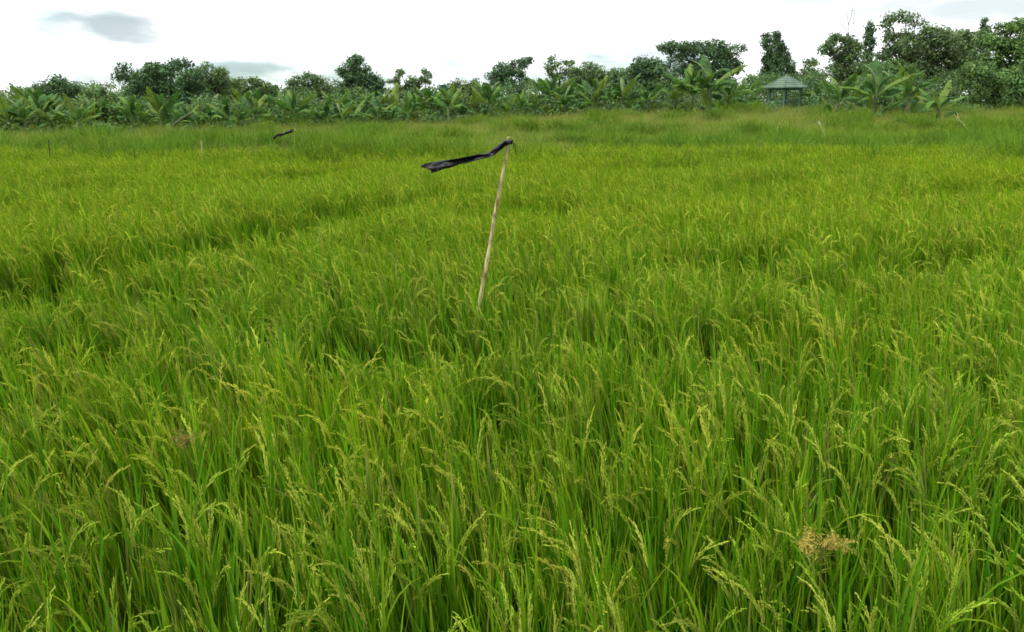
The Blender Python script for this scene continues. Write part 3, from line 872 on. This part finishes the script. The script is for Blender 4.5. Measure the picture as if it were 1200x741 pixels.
# ------------------------------------------------------------------ gazebo
def make_gazebo():
    Y = 60.0; c = at(919, 125, Y); gz = float(ground_z(c[0], Y))
    root = empty("gazebo", (c[0], Y, gz), 0.16)
    tag(root, "small open gazebo with grey green six sided roof and teal posts by the bananas", "gazebo")
    ez = at(919, 102.5, Y)[2] - gz; pz = at(919, 88, Y)[2] - gz
    R = 1.75; mb = MB()
    ring = [np.array([R * math.cos(a), R * math.sin(a), ez]) for a in np.arange(6) * math.pi / 3]
    apex = np.array([0, 0, pz])
    for i in range(6):
        a, b = ring[i], ring[(i + 1) % 6]
        for q in range(6):                       # lapped sheets
            t0, t1 = q / 6, (q + 1) / 6
            off = np.array([0, 0, 0.012 * (q + 1) * 0])
            va = a * (1 - t0) + apex * t0 + np.array([0, 0, 0.02]); vb = b * (1 - t0) + apex * t0 + np.array([0, 0, 0.02])
            vc = b * (1 - t1) + apex * t1; vd = a * (1 - t1) + apex * t1
            mb.add([va, vb, vc, vd], [(0, 1, 2, 3)])
        mb.add([a + [0, 0, .02], b + [0, 0, .02], b - [0, 0, .07], a - [0, 0, .07]], [(0, 3, 2, 1)])
        mb.add([a - [0, 0, .07], b - [0, 0, .07], np.array([0, 0, ez + 0.25])], [(0, 2, 1)])
        
    rf = mb.build("roof", M_roof, root)
    rm = MB()
    for i in range(6):
        tube(rm, [ring[i] + [0, 0, 0.03], apex + [0, 0, 0.02]], 0.03, 5)
    tube(rm, [apex, apex + [0, 0, 0.1]], [0.06, 0.03], 6)
    rm.build("ridge_cap", M_roof, rf)
    for i in range(6):
        a = i * math.pi / 3
        p = MB(); box(p, (1.22 * math.cos(a), 1.22 * math.sin(a), (ez) / 2), (0.10, 0.10, ez - 0.1), rz=a)
        p.build("post", M_post, root)
    bm_ = MB(); rl = MB(); fl = MB()
    P6 = [np.array([1.22 * math.cos(a), 1.22 * math.sin(a), 0]) for a in np.arange(6) * math.pi / 3]
    for i in range(6):
        a, b = P6[i], P6[(i + 1) % 6]; m = (a + b) / 2; an = math.atan2(b[1] - a[1], b[0] - a[0])
        box(bm_, m + [0, 0, ez - 0.12], (1.08, 0.05, 0.14), rz=an)
        if i != 4:
            box(rl, m + [0, 0, 1.02], (1.08, 0.05, 0.07), rz=an)
            for q in np.linspace(-0.40, 0.40, 7):
                box(rl, m + (b - a) * q * 1.1 + [0, 0, 0.72], (0.035, 0.035, 0.53), rz=an)
    V = [(1.36 * math.cos(a), 1.36 * math.sin(a), z) for z in (-0.2, 0.42) for a in np.arange(6) * math.pi / 3]
    fl.add(V, [(i, (i + 1) % 6, 6 + (i + 1) % 6, 6 + i) for i in range(6)])
    fl.add(V[6:], [(0, 1, 2, 3, 4, 5)])
    bm_.build("roof_beam", M_post, root)
    rl.build("railing", M_post, root)
    fl.build("floor_platform", paint_mat("concrete", (0.3, 0.29, 0.26), 0.9, .2, 3), root)
make_gazebo()

def make_shed():
    Y = 76.0; a = at(516, 100, Y); b = at(523, 100, Y)
    gz = float(ground_z(a[0], Y)); top = a[2] - gz
    root = empty("shed", ((a[0] + b[0]) / 2, Y, gz), 0.25)
    tag(root, "narrow teal green shed top showing above the bananas beside a thin mast", "shed")
    w = b[0] - a[0]
    mb = MB(); box(mb, (0, 0.3, top / 2 - 0.03), (w, w + 0.6, top - 0.06))
    for q in np.linspace(-w / 2, w / 2, 6):
        box(mb, (q * 0.96, -w / 2 - 0.003, top / 2 - 0.04), (0.03, 0.02, top - 0.1))
    mb.build("wall", M_shed, root)
    mb = MB(); box(mb, (0, 0.3, top), (w + 0.12, w + 0.75, 0.06)); mb.build("roof", M_shed, root)
    mb = MB(); p = at(513.5, 93, Y); tube(mb, [(-w / 2 - 0.12, 0, -0.1), (-w / 2 - 0.12, 0, p[2] - gz)], [0.04, 0.03], 6)
    mb.build("mast", M_post, root)
make_shed()

# ------------------------------------------------------------------ flag stakes
def make_stake(name, label, top, foot_px, Y, r0, r1, nodes, strip, strip_w, seed, group):
    rs = np.random.RandomState(seed)
    T = at(*top, Y); Bq = at(*foot_px, Y)
    d = (Bq - T); t = (T[2] + 0.05) / (-d[2]); G = T + d * t
    G[2] = -0.05
    gz = float(ground_z(G[0], Y)); base = np.array([G[0], Y, gz])
    root = empty(name, base)
    tag(root, label, "flag", group)
    T = T - base; Gr = G - base
    L_ = np.linalg.norm(T - Gr)
    mb = MB(); pts, rad, cols = [], [], []
    N_ = 60; nd = np.sort(np.concatenate([np.linspace(0.05, 0.97, nodes) + rs.normal(0, 0.012, nodes)]))
    cream = np.array((0.50, 0.43, 0.20)); kink = rs.normal(0, 0.0045, (nodes + 2, 2)); brown = np.array((0.20, 0.13, 0.07))
    for i in range(N_ + 1):
        u = i / N_
        p = Gr * (1 - u) + T * u + np.array([0.003 * math.sin(u * 7) + 0.0015 * math.sin(u * 31), 0.004 * math.cos(u * 7), 0])
        ki = np.interp(u, np.concatenate([[0], nd, [1]]), kink[:, 0]); kj = np.interp(u, np.concatenate([[0], nd, [1]]), kink[:, 1])
        p = p + np.array([ki, kj, 0])
        near = np.min(np.abs(nd - u)) * L_
        r = r0 * (1 - u) + r1 * u
        r *= 1 + 0.25 * math.exp(-(near / 0.010) ** 2)
        w = 0.75 * math.exp(-(near / 0.018) ** 2)
        w = max(w, 0.8 * float(sstep(0.15, 0.5, vnoise(u * 13, seed * 1.7, 3))))
        pts.append(p); rad.append(r); cols.append(cream * (1 - w) + brown * w)
    tube(mb, pts, rad, 9, np.array(cols))
    mb.build("pole", M_bamboo, root, smooth=True)
    # plastic strip: upper and lower edge points in photo pixels
    up = [np.array(p, float) for p in strip[0]]; lo = [np.array(p, float) for p in strip[1]]
    n = 56; m = 10; n_px = up[0][0] - up[-1][0]
    def interp(a, u):
        s = u * (len(a) - 1); i = min(len(a) - 2, int(s)); f = s - i
        return a[i] * (1 - f) + a[i + 1] * f
    V = np.zeros((n + 1, m + 1, 3))
    for i in range(n + 1):
        u = i / n
        a, b = interp(up, u), interp(lo, u)
        for j in range(m + 1):
            v = j / m
            q = a * (1 - v) + b * v + np.array([1.6 * float(vnoise(v * 5.0, 2.2, seed)) * u ** 6 * 2.2, 0.9 * float(vnoise(u * 16.0, 7.7 * round(v), seed))]) * (n_px / 105.0)
            wv = strip_w * (0.35 * math.sin(v * 7 + u * 5 + seed) + 0.6 * math.sin(u * 9 + 1) + 0.35 * math.sin(u * 17 - v * 3) * u + 0.5 * float(vnoise(u * 13, v * 3, seed)) + 0.55 * float(vnoise(u * 33, v * 7, seed + 3)))
            V[i, j] = at(q[0], q[1], Y - 0.03 + wv) - base
    for s in range(1):
        V[1:-1] = V[1:-1] * 0.5 + (V[:-2] + V[2:]) * 0.25
    idx = np.arange((n + 1) * (m + 1)).reshape(n + 1, m + 1)
    f = np.column_stack([idx[:-1, :-1].ravel(), idx[:-1, 1:].ravel(), idx[1:, 1:].ravel(), idx[1:, :-1].ravel()])
    mb = MB(); mb.add(V.reshape(-1, 3), f)
    fl = mb.build("plastic_strip", M_plastic, root, smooth=True)
    sm = fl.modifiers.new("thickness", 'SOLIDIFY'); sm.thickness = 0.0015
    # knot round the pole
    kb = MB(); kc = at(*strip[2], Y) - base
    ax = nrm(T - Gr)
    for q in range(3):
        ring = []
        for i in range(15):
            w = 2 * math.pi * i / 14
            rr = r1 * 1.5 + 0.002 * math.sin(3 * w + q)
            ring.append(kc + np.array([rr * math.cos(w), rr * math.sin(w), 0.003 * math.sin(2 * w + q)]) + ax * (q - 1) * r1 * 0.8)
        tube(kb, ring, r1 * 0.5, 5)
    for q in range(2):
        e = kc + np.array([0.02 + 0.015 * q, -r1 * 1.4, -0.035 - 0.03 * q]); m_ = (kc + e) / 2 + np.array([0.012, -r1 * 0.8, 0.012])
        blade(kb, np.array([kc + [0, -r1 * 1.3, 0], m_, e]), r1 * 1.8, (0.02, 0.02, 0.02), (0.02, 0.02, 0.02), 0.6, 0.4, lambda u: 1.0 - 0.5 * u)
    kb.build("knot", M_plastic, fl, smooth=True)

make_stake("flag_stake", "near leaning bamboo stake with a long black plastic strip blowing left", (598, 161), (565, 340), 4.75, 0.0142, 0.0095, 10,
           ([(598, 164.5), (592, 164.5), (585, 168.5), (577, 175), (570, 180), (556, 182.5), (540, 184.5), (520, 187.5), (505, 190), (494, 193)],
            [(599, 168), (593, 170), (588, 175), (580, 181), (572, 185), (558, 188), (541, 192), (525, 197), (514, 200.5), (505, 203.5)], (597.3, 166.5)), 0.05, 2, "flag stakes")
make_stake("flag_stake", "far thin stake with a small black plastic strip, left part of the field", (345, 150.5), (346, 170), 20.5, 0.008, 0.006, 7,
           ([(344.5, 151.5), (340, 152), (335, 154.5), (330, 156), (325, 157.5), (320, 161.5)],
            [(344.5, 154.5), (341, 156), (336, 157.5), (331, 159.5), (326, 160.5), (320.5, 163.5)], (344.5, 153)), 0.08, 7, "flag stakes")

def stick(label, p_top, p_bot, Y, r, col, name="stick"):
    T = at(*p_top, Y); Bq = at(*p_bot, Y)
    gz = float(ground_z(T[0], Y)); d = Bq - T
    G = T + d * ((T[2] - gz + 0.05) / max(1e-3, -d[2]))
    mb = MB(); base = np.array([G[0], Y, gz])
    tube(mb, [G - base, (G + T) / 2 - base + [0.012, 0, 0], T - base], [r, r * 0.9, r * 0.65], 7, col)
    o = mb.build(name, M_bark, smooth=True, loc=base)
    tag(o, label, "stick")
stick("thin pale stick upright in the weeds left of the far flag stake", (236, 165), (237, 188), 19.2, 0.026, (0.33, 0.31, 0.15))
stick("thin dark stick upright in the field near the left edge", (57, 164), (58, 188), 18.6, 0.02, (0.06, 0.06, 0.03))

# leaning dead trunk at the foot of the big dark tree
def fallen_trunk():
    Y = 42.0; a = at(204, 146, Y); b = at(226, 132, Y)
    base = np.array([a[0], Y, float(ground_z(a[0], Y))])
    root = MB()
    tube(root, [(a - base) - [0.35, 0, 0.5], a - base, (a + b) / 2 - base + [0, 0, .04], b - base], [0.075, 0.07, 0.06, 0.045], 8, (0.07, 0.085, 0.045))
    o = root.build("fallen_trunk", M_bark, smooth=True, loc=base)
    tag(o, "dull leaning fallen banana trunk in front of the big dark tree", "trunk")
fallen_trunk()

# ------------------------------------------------------------------ taller weed tufts and bent reeds standing out of the meadow
def meadow_hit(px, py, h):
    for Y in np.arange(16, 70, 0.2):
        p = at(px, py, Y)
        if p[2] <= float(ground_z(p[0], Y)) + h:
            return Y
    return 60.0

def weed(label, px, py, wpx, hpx, seed, dark=True):
    """tuft whose foot is hidden; (px,py) is the middle of the visible tuft"""
    Y = float(meadow_hit(px, py + hpx * 0.4, 0.6))
    x = at(px, py, Y)[0]; gz = float(ground_z(x, Y))
    H = max(0.8, at(px, py - hpx / 2, Y)[2] - gz + 0.12)
    w = wpx * Y / F
    cols = [(0.046, 0.115, 0.018), (0.060, 0.135, 0.018), (0.078, 0.150, 0.022)] if dark else P_COL
    rs = np.random.RandomState(seed); mb = MB()
    for i in range(int(150 + 130 * w)):
        a = rs.uniform(0, 2 * math.pi); r = math.sqrt(rs.rand())
        b = np.array([r * math.cos(a) * w * 0.42, r * math.sin(a) * w * 0.3, -0.02])
        da = a + rs.normal(0, 0.6)
        pts = arc(b, (math.cos(da) * 0.3, math.sin(da) * 0.3, 1), H * rs.uniform(0.6, 1.2), 5, rs.uniform(0.2, 1.4), (math.cos(da), math.sin(da)))
        c = np.array(cols[rs.randint(3)]) * rs.uniform(0.8, 1.2)
        blade(mb, pts, rs.uniform(0.014, 0.026), c, c * 1.2, rs.normal(0, 1), 0.4)
    o = mb.build("weed_tuft", M_weed, loc=(x, Y, gz))
    tag(o, label, "weed", "weed tufts in the meadow")
M_weed = leaf_mat("weed_blade", 0.3, 0.6, 0.08, vary=0.2, vscale=5)
for i, a in enumerate([
    ("wide dark weed tuft in the meadow left of the pale stick", 152, 178, 56, 22),
    ("weed tuft below and right of the far flag strip", 372, 183, 40, 14),
    ("dark weed tuft just right of the near stake top", 660, 174, 24, 18),
    ("dark weed tuft in the meadow below the broad dark tree", 858, 165, 36, 16),
    ("wide weed tuft in the meadow below the gazebo", 925, 166, 48, 16),
    ("small dark weed tuft below the tallest forward banana plant", 1012, 170, 22, 14),
    ("wide weed tuft near the right edge of the meadow", 1110, 162, 80, 16),
    ("low weed tuft at the foot of the second left banana stand", 118, 152, 40, 12),
    ("small green bush in the pale grass right of the far flag strip", 423, 146, 14, 9)]):
    weed(*a, seed=400 + i)

def reed(label, pts_px, Y, w, seed, col=(0.50, 0.50, 0.28)):
    Y = float(meadow_hit(pts_px[0][0], pts_px[0][1], 0.4))
    pts = np.array([at(a, b, Y) for a, b in pts_px])
    x = pts[0][0]; gz = float(ground_z(x, Y)); base = np.array([x, Y, gz])
    P = np.vstack([[0, 0, -0.03], pts - base])
    # smooth the polyline
    Q = [P[0]]
    for i in range(len(P) - 1):
        for t in (0.34, 0.67, 1.0):
            Q.append(P[i] * (1 - t) + P[i + 1] * t)
    Q = np.array(Q)
    for _ in range(2):
        Q[1:-1] = Q[1:-1] * 0.5 + (Q[:-2] + Q[2:]) * 0.25
    mb = MB()
    tube(mb, Q, np.linspace(w * 0.75, w * 0.28, len(Q)), 5, col, caps=False)
    rs = np.random.RandomState(seed)
    for k in range(3):
        i = len(Q) // 2 + k * 2
        d = nrm(Q[min(len(Q) - 1, i + 1)] - Q[i])
        blade(mb, arc(Q[i], d + rs.normal(0, .3, 3), 0.4, 5, rs.uniform(.5, 1.4), (rs.choice([-1, 1]), 0)), w, col, np.array(col) * 1.1)
    o = mb.build("reed", M_weed, loc=base)
    tag(o, label, "reed", "pale bent reeds in the meadow")
reed("pale bent reed standing below the right side of the gazebo", [(970, 166), (966, 158), (963, 150), (960, 141)], 24, 0.035, 1)
reed("short pale reed tip just left of the tall pale bent reed", [(914, 162), (911, 156), (908, 151)], 25, 0.03, 2)
reed("long pale reed leaning left beside the low rightmost banana plant", [(1137, 156), (1131, 148), (1125, 141), (1118, 134)], 32, 0.04, 3)
reed("pale reed lying almost level near the right edge", [(1170, 168), (1180, 165), (1190, 161), (1202, 158)], 24, 0.03, 4)
reed("fallen pale stalk lying level below the gazebo", [(960, 173), (945, 172.5), (930, 173), (915, 174.5)], 21, 0.03, 5)

# brown sedge tuft in the near rice, right
def sedge(label, px, py, rpx, seed, n=150, col=(0.38, 0.31, 0.065)):
    p = on_plane(px, py, 0.85); x, Y = p[0], p[1]
    gz = float(ground_z(x, Y)); base = np.array([x, Y, gz]); c = p - base
    R = rpx * np.linalg.norm(p - [0, 0, EYE]) / F
    root = empty("dry_sedge", base)
    tag(root, label, "sedge")
    rs = np.random.RandomState(seed)
    mb = MB()
    tube(mb, [(0.04, 0.02, -0.03), (0.02, 0.01, c[2] * 0.5), c - [0, 0, R * 0.3]], [0.004, 0.003, 0.002], 5, (0.16, 0.17, 0.04))
    mb.build("stalk", M_dry, root)
    mb = MB()
    for g in range(11):                       # several small tangled umbels
        oc = c + rs.normal(0, 1, 3) * [R * 0.62, R * 0.4, R * 0.22]
        for i in range(n // 11):
            d = nrm(rs.normal(0, 1, 3) * [1.2, 1.0, 0.8] + [-0.3, 0, 0.15])
            pts = arc(oc, d, R * rs.uniform(0.2, 0.62), 4, rs.uniform(0.2, 1.8), rs.normal(0, 1, 2))
            cc = np.array(col) * rs.uniform(0.6, 1.3)
            blade(mb, pts, 0.0018, cc, cc * 1.15, rs.normal(0, 1), 0.3)
            for k in range(4):
                q = pts[-1] * (1 - k * .15) + pts[-3] * k * .15
                grain(mb, q, nrm(d + rs.normal(0, .9, 3)), rs.uniform(0.004, 0.009), cc * 1.1, 0)
        tube(mb, [c - [0, 0, R * 0.55], (oc + c) / 2 - [0, 0, R * 0.25], oc], [0.0012, 0.001, 0.0008], 3, (0.16, 0.20, 0.03))
    mb.build("seed_head", M_dry, root)
sedge("fluffy tan dried seed tuft among the near rice at lower right", 965, 634, 20, 1, n=300)
sedge("brownish withered seed tuft among the near rice at left", 218, 512, 17, 2, n=110, col=(0.26, 0.21, 0.05))

# ------------------------------------------------------------------ sky and light
SUN_EL, SUN_AZ = math.radians(58), math.radians(-115)     # azimuth from +Y, clockwise: left of and a little behind the camera
def make_world():
    w = bpy.data.worlds.new("World"); scene.world = w; w.use_nodes = True
    nt = w.node_tree
    for n in list(nt.nodes):
        nt.nodes.remove(n)
    N, L = nt.nodes.new, nt.links.new
    out = N("ShaderNodeOutputWorld"); bg = N("ShaderNodeBackground"); bg.inputs["Strength"].default_value = 0.072
    L(bg.outputs[0], out.inputs[0])
    sky = N("ShaderNodeTexSky"); sky.sky_type = 'NISHITA'; sky.sun_disc = False
    sky.sun_elevation = SUN_EL; sky.sun_rotation = SUN_AZ
    tc = N("ShaderNodeTexCoord"); sep = N("ShaderNodeSeparateXYZ"); L(tc.outputs["Generated"], sep.inputs[0])
    def math_(op, a, b=None, c=None):
        n = N("ShaderNodeMath"); n.operation = op
        for i, v in enumerate((a, b, c)):
            if v is None: continue
            if isinstance(v, (int, float)): n.inputs[i].default_value = v
            else: L(v, n.inputs[i])
        return n.outputs[0]
    az = math_('ARCTAN2', sep.outputs[0], sep.outputs[1]); el = math_('ARCSINE', sep.outputs[2])
    cv = N("ShaderNodeCombineXYZ"); L(az, cv.inputs[0]); L(math_('MULTIPLY', el, 3.0), cv.inputs[1])
    def noise(scale, detail, off):
        m = N("ShaderNodeMapping"); m.inputs["Location"].default_value = off; L(cv.outputs[0], m.inputs[0])
        n = N("ShaderNodeTexNoise"); n.inputs["Scale"].default_value = scale; n.inputs["Detail"].default_value = detail
        n.inputs["Roughness"].default_value = 0.55
        L(m.outputs[0], n.inputs["Vector"]); return n.outputs["Fac"]
    n1 = noise(3.2, 7, (3.1, 0.4, 0)); n2 = noise(9.0, 8, (7.7, 2.1, 4)); n3 = noise(16, 6, (1.7, 9.1, 2))
    # grey undersides: a few clouds at fixed bearings
    def blob(px, py, rx, ry, amp):
        d = ray(px, py); a0 = math.atan2(d[0], d[1]); e0 = math.asin(d[2] / np.linalg.norm(d))
        u = math_('DIVIDE', math_('SUBTRACT', az, a0), rx / F); v = math_('DIVIDE', math_('SUBTRACT', el, e0), ry / F)
        r = math_('SQRT', math_('ADD', math_('MULTIPLY', u, u), math_('MULTIPLY', v, v)))
        r = math_('ADD', r, math_('MULTIPLY', math_('SUBTRACT', n2, 0.5), 2.2))
        r = math_('ADD', r, math_('MULTIPLY', math_('SUBTRACT', n3, 0.5), 0.9))
        mr = N("ShaderNodeMapRange"); mr.interpolation_type = 'SMOOTHSTEP'
        mr.inputs["From Min"].default_value = 1.45; mr.inputs["From Max"].default_value = 0.25
        mr.inputs["To Min"].default_value = 0; mr.inputs["To Max"].default_value = amp
        L(r, mr.inputs["Value"]); return mr.outputs[0]
    tot = None
    for b in ((130, 32, 48, 20, 0.9), (55, 36, 75, 12, 0.55), (292, 78, 42, 7, 0.5), (75, 64, 22, 6, 0.35), (557, 13, 24, 6, 0.5), (428, 36, 28, 5, 0.35),
              (748, 15, 42, 8, 0.55), (930, -2, 80, 9, 0.7), (1140, 8, 110, 20, 0.75), (1060, 22, 60, 9, 0.35), (100, 92, 40, 4, 0.3), (545, 40, 12, 4, 0.2)):
        q = blob(*b); tot = q if tot is None else math_('MAXIMUM', tot, q)
    # blue gaps in the thin cover
    mr = N("ShaderNodeMapRange"); mr.interpolation_type = 'SMOOTHSTEP'
    mr.inputs["From Min"].default_value = 0.53; mr.inputs["From Max"].default_value = 0.68
    L(n1, mr.inputs["Value"])
    gap = math_('MULTIPLY', mr.outputs[0], 0.9)
    mx = N("ShaderNodeMix"); mx.data_type = 'RGBA'
    L(gap, mx.inputs[0]); mx.inputs[6].default_value = (11.5, 11.7, 11.9, 1)
    sk = N("ShaderNodeVectorMath"); sk.operation = 'MULTIPLY'; sk.inputs[1].default_value = (0.60, 0.82, 0.88)
    L(sky.outputs[0], sk.inputs[0]); L(sk.outputs[0], mx.inputs[7])
    # soft layered shading in the cloud sheet
    st = N("ShaderNodeMapRange"); st.interpolation_type = 'SMOOTHSTEP'
    st.inputs["From Min"].default_value = 0.44; st.inputs["From Max"].default_value = 0.72; st.inputs["To Max"].default_value = 0.85
    L(math_('ADD', math_('MULTIPLY', n2, 0.6), math_('MULTIPLY', noise(4.5, 6, (5.3, 3.3, 7)), 0.4)), st.inputs["Value"])
    tot = math_('MAXIMUM', tot, st.outputs[0])
    my = N("ShaderNodeMix"); my.data_type = 'RGBA'
    L(tot, my.inputs[0]); L(mx.outputs[2], my.inputs[6]); my.inputs[7].default_value = (3.2, 3.85, 4.05, 1)
    L(my.outputs[2], bg.inputs["Color"])
make_world()

sd = bpy.data.lights.new("sun", 'SUN'); sd.energy = 1.5; sd.angle = math.radians(10); sd.color = (1.0, 0.955, 0.88)
sun = bpy.data.objects.new("sun", sd); COL.objects.link(sun)
sun.rotation_euler = (math.pi / 2 - SUN_EL, 0, math.pi - SUN_AZ)
sun.location = (-20, -10, 40)

vs = scene.view_settings
scene.display_settings.display_device = 'sRGB'
vs.view_transform = 'Standard'; vs.look = 'None'; vs.exposure = 1.14; vs.gamma = 1.0; vs.use_curve_mapping = False
scene.cycles.filter_width = 1.65
scene.cycles.max_bounces = 6
scene.cycles.diffuse_bounces = 3
scene.cycles.transmission_bounces = 6
